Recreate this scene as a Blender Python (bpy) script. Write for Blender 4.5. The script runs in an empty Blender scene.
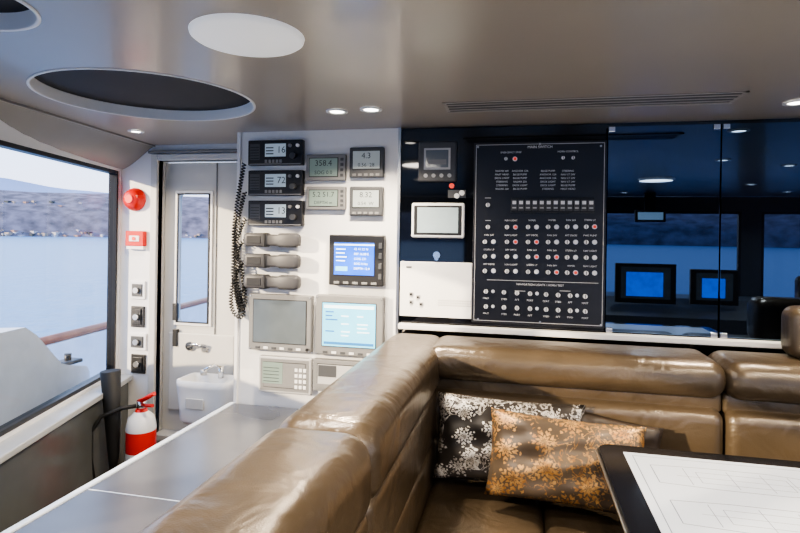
import bpy, bmesh, math, random
from mathutils import Vector, Matrix
random.seed(4)
bpy.context.scene.view_settings.look='AgX - Medium High Contrast'
# ---------------------------------------------------------------- camera model
F=550.0; YAW=math.radians(12.4); ROLL=0.015; CZ=1.6; HOR=235.0
fw=Vector((-math.sin(YAW),math.cos(YAW),0)); rt=Vector((math.cos(YAW),math.sin(YAW),0)); up=Vector((0,0,1))
cx=rt*math.cos(ROLL)+up*math.sin(ROLL); cy=up*math.cos(ROLL)-rt*math.sin(ROLL)
C=Vector((0,0,CZ))
cam=bpy.data.cameras.new('camera'); co=bpy.data.objects.new('camera',cam); bpy.context.scene.collection.objects.link(co)
m=Matrix((( cx.x,cy.x,-fw.x,C.x),(cx.y,cy.y,-fw.y,C.y),(cx.z,cy.z,-fw.z,C.z),(0,0,0,1)))
co.matrix_world=m; cam.sensor_width=36; cam.lens=36*F/800; cam.shift_y=-(266.5-HOR)/800; cam.clip_end=8000; cam.clip_start=.02
bpy.context.scene.camera=co
def ray(px,py): return cx*(px-400)+cy*(HOR-py)+fw*F
def onY(px,py,Y): d=ray(px,py); return C+d*(Y/d.y)
def onZ(px,py,Z): d=ray(px,py); return C+d*((Z-CZ)/d.z)
def rect(a,b,c,d,Y):   # px0,py0,px1,py1 -> x0,x1,z0,z1 on a wall plane
    mx=(a+c)/2; my=(b+d)/2
    return onY(a,my,Y).x,onY(c,my,Y).x,onY(mx,d,Y).z,onY(mx,b,Y).z

# ---------------------------------------------------------------- materials
def nodes(name):
    m=bpy.data.materials.new(name); m.use_nodes=True; nt=m.node_tree
    return m,nt,nt.nodes['Principled BSDF']
def N(nt,t,**k):
    n=nt.nodes.new(t)
    for a,b in k.items():
        if a in n.inputs.keys(): n.inputs[a].default_value=b
        else: setattr(n,a,b)
    return n
def mat(name,col,rough=.5,metal=0,var=.06,scale=8,bump=0,bscale=60,ior=None,coat=0,emit=0,spec=None,tint=None):
    m,nt,b=nodes(name); L=nt.links.new
    tc=N(nt,'ShaderNodeTexCoord'); no=N(nt,'ShaderNodeTexNoise'); no.inputs['Scale'].default_value=scale
    L(tc.outputs['Object'],no.inputs['Vector'])
    r=N(nt,'ShaderNodeValToRGB'); e=r.color_ramp.elements
    e[0].position=.3; e[1].position=.7
    e[0].color=(*[c*(1-var) for c in col],1); e[1].color=(*[min(1,c*(1+var)) for c in col],1)
    L(no.outputs['Fac'],r.inputs['Fac']); L(r.outputs['Color'],b.inputs['Base Color'])
    b.inputs['Roughness'].default_value=rough; b.inputs['Metallic'].default_value=metal
    if ior: b.inputs['IOR'].default_value=ior
    if spec is not None: b.inputs['Specular IOR Level'].default_value=spec
    if tint: b.inputs['Specular Tint'].default_value=(*tint,1)
    if coat: b.inputs['Coat Weight'].default_value=coat; b.inputs['Coat Roughness'].default_value=.1
    if emit:
        b.inputs['Emission Color'].default_value=(*col,1); b.inputs['Emission Strength'].default_value=emit
    if bump:
        n2=N(nt,'ShaderNodeTexNoise'); n2.inputs['Scale'].default_value=bscale; n2.inputs['Detail'].default_value=4
        L(tc.outputs['Object'],n2.inputs['Vector'])
        bp=N(nt,'ShaderNodeBump'); bp.inputs['Strength'].default_value=bump; bp.inputs['Distance'].default_value=.01
        L(n2.outputs['Fac'],bp.inputs['Height']); L(bp.outputs['Normal'],b.inputs['Normal'])
    return m
white=mat('white_panel_paint',(.76,.755,.75),.3,var=.02)
cream=mat('cream_door_paint',(.56,.545,.51),.35,var=.03)
ceilm=mat('ceiling_taupe_lacquer',(.275,.245,.21),.33,.05,var=.04,scale=2,coat=.15)
soffm=mat('soffit_lacquer',(.22,.21,.20),.4,var=.03)
black=mat('black_plastic',(.012,.012,.013),.4)
blackgl=mat('black_glass',(.001,.001,.0015),.012,ior=2.35,var=0,tint=(.46,.66,1))
blackpan=mat('black_gloss_panel',(.002,.0025,.004),.04,ior=1.6,var=.1)
panelm=mat('switch_panel_anodised',(.008,.009,.013),.35,var=.1)
bezel=mat('grey_bezel',(.19,.19,.19),.45)
bezel2=mat('dark_bezel',(.06,.063,.068),.45)
hand=mat('handset_grey',(.055,.055,.06),.5)
lcd=mat('lcd_pale',(.34,.38,.38),.2,emit=.2,var=.03)
lcdg=mat('lcd_green',(.20,.26,.23),.2,emit=.18,var=.03)
lcdr=mat('radio_lcd',(.38,.47,.54),.2,emit=.3,var=.03)
ink=mat('display_ink',(.02,.025,.03),.5)
off=mat('screen_unlit',(.11,.13,.145),.12,var=.1)
blue=mat('screen_blue',(.012,.10,.62),.2,emit=1.5,var=.25,scale=10)
cyan=mat('screen_cyan',(.16,.55,.80),.2,emit=1.0,var=.1)
ui=mat('screen_ui_white',(.70,.90,1),.4,emit=1.1,var=0)
uid=mat('screen_ui_dark',(.03,.18,.45),.4,emit=.5,var=0)
bluehelm=mat('screen_helm',(.02,.16,.8),.2,emit=3.5,var=.5,scale=9)
paleS=mat('screen_pale',(.34,.42,.45),.15,emit=.2,var=.05)
chrome=mat('chrome',(.7,.7,.7),.15,1)
steel=mat('brushed_steel',(.5,.5,.5),.3,1)
red=mat('red_paint',(.60,.018,.01),.3)
redl=mat('red_lamp',(.8,.07,.04),.3,emit=.35)
whitep=mat('white_plastic',(.76,.76,.76),.35,var=.02)
knobw=mat('knob_ivory',(.80,.80,.80),.35)
greyl=mat('light_grey_bezel',(.45,.45,.45),.45)
counter=mat('counter_grey_laminate',(.095,.10,.118),.25,.2,var=.15,scale=3)
trimw=mat('trim_bluewhite',(.66,.72,.82),.3)
greyp=mat('lower_wall_grey',(.12,.125,.12),.2,.2)
sillm=mat('sill_grey',(.42,.43,.43),.3)
rubber=mat('black_rubber',(.010,.010,.010),.6)
wood=mat('teak_varnish',(.36,.13,.06),.3,var=.2)
carpet=mat('floor_carpet',(.10,.09,.085),.9,bump=.3,bscale=300)
tabled=mat('table_dark_lacquer',(.010,.010,.012),.15,var=.1,coat=.5)
gloww=mat('lamp_diffuser',(1,.95,.86),.4,emit=14,var=0)
discm=mat('ceiling_disc_white',(.80,.80,.79),.5,emit=.38,var=0)
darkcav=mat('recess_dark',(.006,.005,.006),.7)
deckm=mat('deck_white_gelcoat',(.75,.76,.8),.4)
def leather():
    m,nt,b=nodes('bronze_leather'); L=nt.links.new
    tc=N(nt,'ShaderNodeTexCoord')
    n1=N(nt,'ShaderNodeTexNoise'); n1.inputs['Scale'].default_value=3.0; n1.inputs['Detail'].default_value=4
    L(tc.outputs['Object'],n1.inputs['Vector'])
    r=N(nt,'ShaderNodeValToRGB'); e=r.color_ramp.elements; e[0].position=.3; e[1].position=.75
    e[0].color=(.066,.050,.033,1); e[1].color=(.108,.082,.056,1)
    L(n1.outputs['Fac'],r.inputs['Fac']); L(r.outputs['Color'],b.inputs['Base Color'])
    b.inputs['Metallic'].default_value=.3; b.inputs['Roughness'].default_value=.34
    b.inputs['Coat Weight'].default_value=.5; b.inputs['Coat Roughness'].default_value=.22; b.inputs['Coat Tint'].default_value=(1,.94,.85,1)
    v=N(nt,'ShaderNodeTexVoronoi'); v.inputs['Scale'].default_value=260; L(tc.outputs['Object'],v.inputs['Vector'])
    n2=N(nt,'ShaderNodeTexNoise'); n2.inputs['Scale'].default_value=6; n2.inputs['Detail'].default_value=3; n2.inputs['Distortion'].default_value=.6
    L(tc.outputs['Object'],n2.inputs['Vector'])
    b1=N(nt,'ShaderNodeBump'); b1.inputs['Strength'].default_value=.12; b1.inputs['Distance'].default_value=.003; L(v.outputs['Distance'],b1.inputs['Height'])
    b2=N(nt,'ShaderNodeBump'); b2.inputs['Strength'].default_value=.45; b2.inputs['Distance'].default_value=.03; L(n2.outputs['Fac'],b2.inputs['Height'])
    L(b1.outputs['Normal'],b2.inputs['Normal']); L(b2.outputs['Normal'],b.inputs['Normal']); L(b2.outputs['Normal'],b.inputs['Coat Normal'])
    return m
leath=leather()
seamm=mat('leather_seam',(.03,.02,.014),.6)
def fabric(name,cb,cb2,c2,c3,fs,ns,thr,thin,keep):
    """brocade: petalled flower heads scattered on a mottled ground, with leafy sprays between"""
    m,nt,b=nodes(name); L=nt.links.new
    def M(op,a,b_=None,c=None,clamp=False):
        n=N(nt,'ShaderNodeMath',operation=op); n.use_clamp=clamp
        for i,v in enumerate((a,b_,c)):
            if v is None: continue
            if isinstance(v,(int,float)): n.inputs[i].default_value=v
            else: L(v,n.inputs[i])
        return n.outputs[0]
    tc=N(nt,'ShaderNodeTexCoord'); sx=N(nt,'ShaderNodeSeparateXYZ'); L(tc.outputs['Object'],sx.inputs[0])
    cb_=N(nt,'ShaderNodeCombineXYZ'); L(M('MULTIPLY',sx.outputs[0],fs),cb_.inputs[0]); L(M('MULTIPLY',sx.outputs[2],fs*1.15),cb_.inputs[1])
    v=N(nt,'ShaderNodeTexVoronoi'); v.voronoi_dimensions='2D'; v.inputs['Scale'].default_value=1; v.inputs['Randomness'].default_value=.95; L(cb_.outputs[0],v.inputs['Vector'])
    df=N(nt,'ShaderNodeVectorMath',operation='SUBTRACT'); L(cb_.outputs[0],df.inputs[0]); L(v.outputs['Position'],df.inputs[1])
    s2=N(nt,'ShaderNodeSeparateXYZ'); L(df.outputs[0],s2.inputs[0])
    r=M('SQRT',M('ADD',M('MULTIPLY',s2.outputs[0],s2.outputs[0]),M('MULTIPLY',s2.outputs[1],s2.outputs[1])))
    th=M('ARCTAN2',s2.outputs[1],s2.outputs[0])
    n1=N(nt,'ShaderNodeTexNoise'); n1.inputs['Scale'].default_value=ns; n1.inputs['Detail'].default_value=4; n1.inputs['Roughness'].default_value=.7; L(tc.outputs['Object'],n1.inputs['Vector'])
    nf=n1.outputs['Fac']
    pet=M('SINE',M('MULTIPLY_ADD',th,9,M('MULTIPLY',nf,6)))
    edge_=M('MULTIPLY_ADD',pet,.10,M('MULTIPLY_ADD',nf,.35,.18))
    flower=M('GREATER_THAN',edge_,r)
    sc=N(nt,'ShaderNodeSeparateColor'); L(v.outputs['Color'],sc.inputs[0]); on=M('LESS_THAN',sc.outputs[0],keep)
    rings=M('GREATER_THAN',M('SINE',M('ADD',M('MULTIPLY',r,34),M('MULTIPLY_ADD',pet,1.8,M('MULTIPLY',nf,7)))),-.25)
    fl=M('MULTIPLY',M('MULTIPLY',flower,rings),on)
    n2=N(nt,'ShaderNodeTexNoise'); n2.inputs['Scale'].default_value=ns; n2.inputs['Detail'].default_value=3; n2.inputs['Distortion'].default_value=1.5
    L(tc.outputs['Object'],n2.inputs['Vector'])
    leaf=M('LESS_THAN',M('ABSOLUTE',M('SUBTRACT',n2.outputs['Fac'],thr)),thin)
    n4=N(nt,'ShaderNodeTexNoise'); n4.inputs['Scale'].default_value=7; n4.inputs['Detail'].default_value=1; L(tc.outputs['Object'],n4.inputs['Vector'])
    leaf=M('MULTIPLY',leaf,M('GREATER_THAN',n4.outputs['Fac'],.47))
    mask=M('MAXIMUM',fl,leaf)
    g=N(nt,'ShaderNodeMixRGB'); g.inputs[1].default_value=(*cb,1); g.inputs[2].default_value=(*cb2,1)
    n3=N(nt,'ShaderNodeTexNoise'); n3.inputs['Scale'].default_value=4; L(tc.outputs['Object'],n3.inputs['Vector']); L(M('MULTIPLY_ADD',n3.outputs['Fac'],4,-1.5,True),g.inputs[0])
    t=N(nt,'ShaderNodeMixRGB'); t.inputs[1].default_value=(*c2,1); t.inputs[2].default_value=(*c3,1); L(M('MULTIPLY_ADD',nf,4,-1.5,True),t.inputs[0])
    mx=N(nt,'ShaderNodeMixRGB'); L(mask,mx.inputs[0]); L(g.outputs[0],mx.inputs[1]); L(t.outputs[0],mx.inputs[2])
    L(mx.outputs[0],b.inputs['Base Color']); b.inputs['Roughness'].default_value=.42; b.inputs['Metallic'].default_value=.2
    bp=N(nt,'ShaderNodeBump'); bp.inputs['Strength'].default_value=.4; bp.inputs['Distance'].default_value=.003; L(mask,bp.inputs['Height']); L(bp.outputs['Normal'],b.inputs['Normal'])
    return m
goldf=fabric('fabric_gold_brocade',(.09,.065,.045),(.17,.125,.085),(.36,.16,.045),(.66,.38,.13),7.5,24,.5,.03,.7)
silvf=fabric('fabric_silver_brocade',(.014,.012,.011),(.06,.05,.043),(.30,.27,.23),(.80,.77,.72),9,30,.5,.045,.85)
def glassm():
    m=bpy.data.materials.new('window_glass'); m.use_nodes=True; nt=m.node_tree; nt.nodes.clear(); L=nt.links.new
    o=N(nt,'ShaderNodeOutputMaterial'); t=N(nt,'ShaderNodeBsdfTransparent'); g=N(nt,'ShaderNodeBsdfGlossy'); g.inputs['Roughness'].default_value=.02
    t.inputs['Color'].default_value=(.66,.72,.79,1)
    mx=N(nt,'ShaderNodeMixShader'); mx.inputs[0].default_value=.03; L(t.outputs[0],mx.inputs[1]); L(g.outputs[0],mx.inputs[2]); L(mx.outputs[0],o.inputs[0])
    return m
glass=glassm()
chartm=mat('chart_paper',(.62,.68,.79),.3,var=.03,scale=2,coat=.3)
chartl=mat('chart_line',(.14,.17,.24),.5)

# ---------------------------------------------------------------- builders
def link(o): bpy.context.scene.collection.objects.link(o); return o
def empty(name,loc=(0,0,0)):
    o=link(bpy.data.objects.new(name,None)); o.location=loc; o.empty_display_size=.05; bpy.context.view_layer.update(); return o
def par(o,p):
    bpy.context.view_layer.update()
    o.parent=p; o.matrix_parent_inverse=p.matrix_world.inverted(); return o
class MB:
    def __init__(s): s.bm=bmesh.new(); s.mats=[]; s.M=Matrix.Identity(4)
    def mi(s,m):
        if m not in s.mats: s.mats.append(m)
        return s.mats.index(m)
    def add(s,t,m,smooth):
        i=s.mi(m)
        for f in t.faces:
            f.material_index=i
            f.smooth = (smooth=='all') or (smooth=='side' and len(f.verts)==4)
        t.transform(s.M)
        me=bpy.data.meshes.new('t'); t.to_mesh(me); t.free(); s.bm.from_mesh(me); bpy.data.meshes.remove(me)
    def box(s,x0,x1,y0,y1,z0,z1,m,bev=0,seg=2,smooth=None):
        t=bmesh.new(); bmesh.ops.create_cube(t,size=1)
        for v in t.verts: v.co=Vector(((x0+x1)/2+v.co.x*(x1-x0),(y0+y1)/2+v.co.y*(y1-y0),(z0+z1)/2+v.co.z*(z1-z0)))
        if bev:
            bev=min(bev,.49*min(abs(x1-x0),abs(y1-y0),abs(z1-z0)))
            bmesh.ops.bevel(t,geom=t.edges[:],offset=bev,segments=seg,affect='EDGES',profile=.5)
        bmesh.ops.recalc_face_normals(t,faces=t.faces[:])
        s.add(t,m,smooth)
    def cyl(s,c,r,h,axis,m,r2=None,seg=24,bev=0):
        t=bmesh.new(); bmesh.ops.create_cone(t,cap_ends=True,segments=seg,radius1=r,radius2=r if r2 is None else r2,depth=h)
        R={'Z':Matrix.Identity(4),'Y':Matrix.Rotation(math.pi/2,4,'X'),'X':Matrix.Rotation(math.pi/2,4,'Y')}[axis]
        t.transform(Matrix.Translation(c)@R); s.add(t,m,'side')
    def tube(s,pts,r,m,seg=8):
        t=bmesh.new(); rings=[]
        pts=[Vector(p) for p in pts]; pn=None
        for i,p in enumerate(pts):
            d=(pts[min(i+1,len(pts)-1)]-pts[max(i-1,0)]).normalized()
            a=pn if pn is not None else (Vector((0,0,1)) if abs(d.z)<.9 else Vector((1,0,0)))
            a=(a-d*a.dot(d)).normalized(); pn=a; b=d.cross(a)
            rr=r[i] if isinstance(r,(list,tuple)) else r
            rings.append([t.verts.new(p+(a*math.cos(2*math.pi*k/seg)+b*math.sin(2*math.pi*k/seg))*rr) for k in range(seg)])
        for i in range(len(rings)-1):
            for k in range(seg): t.faces.new((rings[i][k],rings[i][(k+1)%seg],rings[i+1][(k+1)%seg],rings[i+1][k]))
        t.faces.new(rings[0]); t.faces.new(rings[-1]); bmesh.ops.recalc_face_normals(t,faces=t.faces[:])
        s.add(t,m,'side' if seg!=4 else None)
    def lathe(s,prof,c,m,axis='Z',seg=32):
        t=bmesh.new(); rings=[]
        for r,z in prof: rings.append([t.verts.new((max(r,1e-4)*math.cos(2*math.pi*k/seg),max(r,1e-4)*math.sin(2*math.pi*k/seg),z)) for k in range(seg)])
        for i in range(len(rings)-1):
            for k in range(seg): t.faces.new((rings[i][k],rings[i][(k+1)%seg],rings[i+1][(k+1)%seg],rings[i+1][k]))
        bmesh.ops.recalc_face_normals(t,faces=t.faces[:])
        R={'Z':Matrix.Identity(4),'Y':Matrix.Rotation(math.pi/2,4,'X')}[axis]
        t.transform(Matrix.Translation(c)@R); s.add(t,m,'all')
    def poly(s,verts,faces,m,smooth=None):
        t=bmesh.new(); vs=[t.verts.new(v) for v in verts]
        for f in faces: t.faces.new([vs[i] for i in f])
        bmesh.ops.recalc_face_normals(t,faces=t.faces[:]); s.add(t,m,smooth)
    def text(s,st,x,z,y,size,m,align='LEFT'):
        cu=bpy.data.curves.new('t','FONT'); cu.body=st; cu.size=size; cu.align_x=align; cu.align_y='CENTER'; cu.resolution_u=2
        o=bpy.data.objects.new('t',cu); bpy.context.scene.collection.objects.link(o); bpy.context.view_layer.update()
        me=bpy.data.meshes.new_from_object(o.evaluated_get(bpy.context.evaluated_depsgraph_get()))
        bpy.data.objects.remove(o); t=bmesh.new(); t.from_mesh(me); bpy.data.meshes.remove(me)
        t.transform(Matrix.Translation((x,y,z))@Matrix.Rotation(math.pi/2,4,'X')); s.add(t,m,None)
    def done(s,name,parent=None):
        bb=[v.co for v in s.bm.verts]
        c=Vector([ (min(p[i] for p in bb)+max(p[i] for p in bb))/2 for i in range(3)])
        s.bm.transform(Matrix.Translation(-c))
        me=bpy.data.meshes.new(name); s.bm.to_mesh(me); s.bm.free()
        for m in s.mats: me.materials.append(m)
        o=link(bpy.data.objects.new(name,me)); o.location=c
        if parent: par(o,parent)
        return o
def circ(cx_,cy_,r,n=64): return [(cx_+r*math.cos(2*math.pi*i/n),cy_+r*math.sin(2*math.pi*i/n)) for i in range(n)]
def rrect(x0,x1,y0,y1,r,n=6):
    o=[]
    for (ax,ay,a0) in ((x1-r,y1-r,0),(x0+r,y1-r,90),(x0+r,y0+r,180),(x1-r,y0+r,270)):
        for i in range(n+1):
            a=math.radians(a0+90*i/n); o.append((ax+r*math.cos(a),ay+r*math.sin(a)))
    return o
def plate(name,outer,holes,thick,M,m):
    cu=bpy.data.curves.new(name,'CURVE'); cu.dimensions='2D'; cu.fill_mode='BOTH'; cu.extrude=thick/2
    for pts in [outer]+holes:
        sp=cu.splines.new('POLY'); sp.points.add(len(pts)-1)
        for i,p in enumerate(pts): sp.points[i].co=(p[0],p[1],0,1)
        sp.use_cyclic_u=True
    tmp=link(bpy.data.objects.new('tmp',cu)); bpy.context.view_layer.update()
    me=bpy.data.meshes.new_from_object(tmp.evaluated_get(bpy.context.evaluated_depsgraph_get()))
    bpy.data.objects.remove(tmp); me.materials.clear(); me.materials.append(m)
    o=link(bpy.data.objects.new(name,me)); o.matrix_world=M; return o
def MY(Y): return Matrix.Translation((0,Y,0))@Matrix.Rotation(math.pi/2,4,'X')
R4=lambda x0,x1,z0,z1:[(x0,z0),(x1,z0),(x1,z1),(x0,z1)]

WY=2.76; DY=3.10; CEIL=2.15; RX=4.0; FY=-2.2
# ---------------------------------------------------------------- ceiling
rec=onZ(150,99,CEIL); rr=.42
rec2=onZ(-50,2,CEIL); rr2=.18
edge=[(-2.31,3.14),(-2.15,1.91),(-2.02,1.0),(-1.85,.3),(-1.85,FY)]
ceil_out=[(-2.55,3.14),(-2.39,1.91),(-2.2,1.0),(-2.05,.3),(-2.05,FY)]+[(RX,FY),(RX,3.14)]
plate('ceiling',ceil_out,[circ(rec.x,rec.y,rr),circ(rec2.x,rec2.y,rr2)],.03,Matrix.Translation((0,0,CEIL+.015)),ceilm)
def recess(c,r):
    b=MB()
    b.lathe([(r+.006,0),(r+.006,-.003),(r-.004,-.003),(r-.004,0),(r-.004,.045)],(c.x,c.y,CEIL),whitep,seg=72)
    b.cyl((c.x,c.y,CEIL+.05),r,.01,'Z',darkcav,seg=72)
    b.done('ceiling_recess_ring')
recess(rec,rr); recess(rec2,rr2)
b=MB(); winl=[(-2.6,3.14),(-2.24,1.91),(-2.0,1.1),(-1.98,.3),(-1.98,FY)]
vs=[];fs=[]
for (ex,ey),(wx,wy) in zip(edge,winl):
    for k in range(12):
        t=k/11; z=CEIL-.008-.152*math.sin(t*math.pi/2)**1.2
        vs.append((ex+(wx-ex)*t,ey+(wy-ey)*t,z))
n=12
for i in range(4):
    for k in range(11): fs.append((i*n+k,i*n+k+1,(i+1)*n+k+1,(i+1)*n+k))
b.poly(vs,fs,soffm,'all')
vs=[];fs=[]
for ex,ey in edge: vs+= [(ex+.012,ey,CEIL),(ex+.012,ey,CEIL-.010),(ex,ey,CEIL-.010)]
for i in range(4):
    for k in range(2): fs.append((i*3+k,i*3+k+1,(i+1)*3+k+1,(i+1)*3+k))
b.poly(vs,fs,soffm)
b.done('trim_soffit')
def arealight(name,p,size,power,col,parent,spread=150):
    l=bpy.data.lights.new(name,'AREA'); l.shape='DISK'; l.size=size; l.energy=power; l.color=col; l.spread=math.radians(spread)
    lo=link(bpy.data.objects.new(name,l)); lo.location=p; par(lo,parent)
def disc(d,r,power):
    b=MB(); b.lathe([(0,-.014),(r*.93,-.014),(r*.985,-.008),(r,0)],(d.x,d.y,CEIL),discm,seg=64); o=b.done('ceiling_light_panel')
    arealight('panel_bulb',(d.x,d.y,CEIL-.02),r*1.8,power,(1,.90,.78),o,170)
disc(onZ(248,35.6,CEIL),.156,18)
disc(Vector((1.2,.1,0)),.156,30); disc(Vector((2.9,.6,0)),.156,16); disc(Vector((.3,-1.1,0)),.156,14)  # extra discs out of view, added as fill light for the room
def downlight(p,power,r=.035,col=(1,.84,.64),on=True):
    b=MB()
    b.lathe([(r+.014,0),(r+.014,-.005),(r,-.006),(r-.004,-.001)],(p.x,p.y,CEIL-.0005),whitep,seg=32)
    b.cyl((p.x,p.y,CEIL-.002),r-.003,.002,'Z',gloww if on else whitep,seg=32)
    o=b.done('recessed_downlight')
    if on and power: arealight('bulb',(p.x,p.y,CEIL-.012),r*1.6,power,col,o,130)
for px,py in ((337,111),(371,109)): downlight(onZ(px,py,CEIL),16)
downlight(onZ(136,131,CEIL),8,.028)
downlight(onZ(797,102,CEIL),14)
for x,y in ((-1.0,.2),(1.9,1.0),(2.2,-.5),(1.2,-1.5),(-.6,-1.5),(3.2,1.4),(2.9,-1.4)): downlight(Vector((x,y,0)),14)
downlight(Vector((.12,.45,0)),22); downlight(Vector((1.35,1.35,0)),16)  # added out of frame to brighten the seat and sofa tops
# linear vent
a=onZ(443,104,CEIL); c2=onZ(734,101,CEIL); cyv=(a.y+c2.y)/2; b=MB(); yw=.09
vent=mat('vent_trim',(.34,.315,.29),.35)
b.box(a.x,c2.x,cyv-yw,cyv-yw+.016,CEIL-.003,CEIL,vent); b.box(a.x,c2.x,cyv+yw-.016,cyv+yw,CEIL-.006,CEIL,vent)
b.box(a.x,a.x+.014,cyv-yw,cyv+yw,CEIL-.003,CEIL,vent); b.box(c2.x-.014,c2.x,cyv-yw,cyv+yw,CEIL-.003,CEIL,vent)
b.box(a.x,c2.x,cyv-yw,cyv+yw,CEIL-.0015,CEIL-.0005,black)
for i in range(3):
    y=cyv-yw+.045+i*.045; b.box(a.x,c2.x,y-.005,y+.005,CEIL-.004,CEIL-.001,vent)
b.done('ceiling_air_grille')
# ---------------------------------------------------------------- floor & walls
b=MB(); b.box(-2.9,RX+.1,FY-.1,3.3,-.06,0,carpet); b.done('floor')
b=MB(); b.box(-1.505,-.615,WY,3.14,0,CEIL,white); b.box(-1.525,-1.505,WY-.012,3.1,.6,CEIL,white,.003)
b.box(-.622,-.608,WY-.008,WY+.02,.6,CEIL,steel); b.done('wall_instruments')
b=MB(); b.box(-.608,RX,WY+.03,3.14,0,CEIL,blackpan); b.done('wall_back')
gx=[-.606,onY(606,230,WY).x,onY(720,230,WY).x,1.62,2.4,3.2,RX]
b=MB(); b.box(gx[0],gx[1]-.004,WY,WY+.03,1.155,CEIL-.006,blackpan,.002); b.done('black_wall_panel')
for i in range(1,6):
    b=MB(); b.box(gx[i]+.003,gx[i+1]-.003,WY,WY+.012,1.155,CEIL-.02,blackgl,.0015)
    for z in (1.165,CEIL-.035):
        for x in (gx[i]+.02,gx[i+1]-.02):
            b.box(x-.014,x+.014,WY-.008,WY+.004,z-.012,z+.012,chrome,.002)
    b.done('glass_cabinet_door')
b=MB(); b.box(-.60,RX,2.71,WY-.0005,1.125,1.152,white,.004); b.done('trim_ledge')
# door wall + door
dx0,dx1=-2.265,-1.70
plate('wall_side_bulkhead',R4(-2.62,-1.5,0,CEIL+.02),[R4(dx0,dx1,.3,2.05)],.04,MY(DY+.02),white)
b=MB()
for x0,x1,z0,z1 in ((dx0-.045,dx0,.27,2.09),(dx1,dx1+.045,.27,2.09),(dx0,dx1,2.05,2.09),(dx0,dx1,.27,.31)):
    b.box(x0,x1,DY-.02,DY+.10,z0,z1,cream,.004)
b.box(dx0-.06,dx1+.06,DY-.03,DY-.001,2.095,2.112,bezel,.003)
b.done('trim_door_frame')
wx0,wx1,wz0,wz1=rect(181,194,213,322,DY+.1)
do=plate('door_1',R4(dx0+.004,dx1-.004,.315,2.045),[rrect(wx0,wx1,wz0,wz1,.03)],.035,MY(DY+.085),cream)
b=MB(); b.box(wx0-.018,wx0,DY+.055,DY+.0675,wz0-.018,wz1+.018,white,.003); b.box(wx1,wx1+.018,DY+.055,DY+.0675,wz0-.018,wz1+.018,white,.003)
b.box(wx0,wx1,DY+.055,DY+.0675,wz1,wz1+.018,white,.003); b.box(wx0,wx1,DY+.055,DY+.0675,wz0-.018,wz0,white,.003)
for q in ((wx0,wx0+.008,wz0,wz1),(wx1-.008,wx1,wz0,wz1),(wx0,wx1,wz1-.008,wz1),(wx0,wx1,wz0,wz0+.008)): b.box(q[0],q[1],DY+.05,DY+.06,q[2],q[3],black)
b.poly([(wx0,DY+.085,wz0),(wx1,DY+.085,wz0),(wx1,DY+.085,wz1),(wx0,DY+.085,wz1)],[(0,1,2,3)],glass)
for py in (311,337):
    p=onY(175,py,DY+.05); b.box(p.x-.017,p.x+.017,DY+.045,DY+.068,p.z-.06,p.z+.05,black,.004)
p=onY(190,346,DY+.05); b.cyl((p.x,DY+.055,p.z),.028,.03,'Y',chrome); b.tube([(p.x,DY+.03,p.z),(p.x+.05,DY+.02,p.z+.02),(p.x+.1,DY+.02,p.z+.01)],.010,chrome)
p=onY(205,346,DY+.05); b.cyl((p.x,DY+.055,p.z-.02),.02,.03,'Y',steel)
b.box(dx0+.05,dx1-.05,DY+.055,DY+.0675,.45,.95,cream,.006)
b.box(dx0+.37,dx0+.375,DY+.06,DY+.068,.95,2.04,bezel,.001)
b.done('door_fittings',do)
# wash basin
x0,x1,z0,z1=rect(184,378,233,421,2.98)
b=MB(); cxx=(x0+x1)/2
prof=[(.80,z0),(.90,z0+.02),(.94,z0+.12),(1.0,z1-.05),(1.02,z1-.04),(1.02,z1),(.93,z1),(.88,z1-.05),(.3,z1-.08)]
w=(x1-x0)/2; vs=[];fs=[];ns=32
for s_,z in prof:
    for k in range(ns):
        a=2*math.pi*k/ns; ca,sa=math.cos(a),math.sin(a)
        vs.append((cxx+w*s_*math.copysign(abs(ca)**.3,ca),2.98+.10*s_*math.copysign(abs(sa)**.3,sa),z))
for i in range(len(prof)-1):
    for k in range(ns): fs.append((i*ns+k,i*ns+(k+1)%ns,(i+1)*ns+(k+1)%ns,(i+1)*ns+k))
fs.append(tuple(range(ns))); fs.append(tuple(range((len(prof)-1)*ns,len(prof)*ns)))
b.poly(vs,fs,whitep,'all')
b.cyl((cxx+.04,3.05,z1+.02),.016,.07,'Z',chrome); b.tube([(cxx+.04,3.05,z1+.05),(cxx+.02,3.0,z1+.075),(cxx-.02,2.96,z1+.05)],.009,chrome)
b.cyl((cxx-.07,3.04,z1+.015),.02,.03,'Z',steel)
b.box(cxx-w*.5,cxx+w*.2,2.872,2.88,z0+.10,z0+.16,greyl,.003)
b.done('wash_basin')
# left window wall (slanted) -----------------------------------------
def wallM(A,B):
    u=Vector((B[0]-A[0],B[1]-A[1],0)).normalized(); w_=u.cross(up)
    return Matrix(((u.x,0,w_.x,A[0]),(u.y,0,w_.y,A[1]),(0,1,w_.z,0),(0,0,0,1))),(Vector(B)-Vector(A)).length
def winwall(idx,A,B,openings,z0,z1,name):
    M,Ln=wallM(A,B)
    plate(name,R4(0,Ln,0,CEIL-.001),[R4(a,b_,z0,z1) for a,b_ in openings],.06,M@Matrix.Translation((0,0,-.03)),white)
    for j,(a,b_) in enumerate(openings):
        b=MB(); b.M=M; f=.022
        b.box(a,a+f,z0,z1,-.05,.0,black); b.box(b_-f,b_,z0,z1,-.05,0,black); b.box(a,b_,z0,z0+f,-.05,0,black); b.box(a,b_,z1-f,z1,-.05,0,black)
        b.poly([(a+f,z0+f,-.03),(b_-f,z0+f,-.03),(b_-f,z1-f,-.03),(a+f,z1-f,-.03)],[(0,1,2,3)],glass)
        b.done('window_%d'%(idx+j))
    return M,Ln
MW,LW=winwall(1,(-2.6,3.1),(-2.0,1.1),[(.045,2.0)],.69,1.985,'wall_port_aft')
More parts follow.
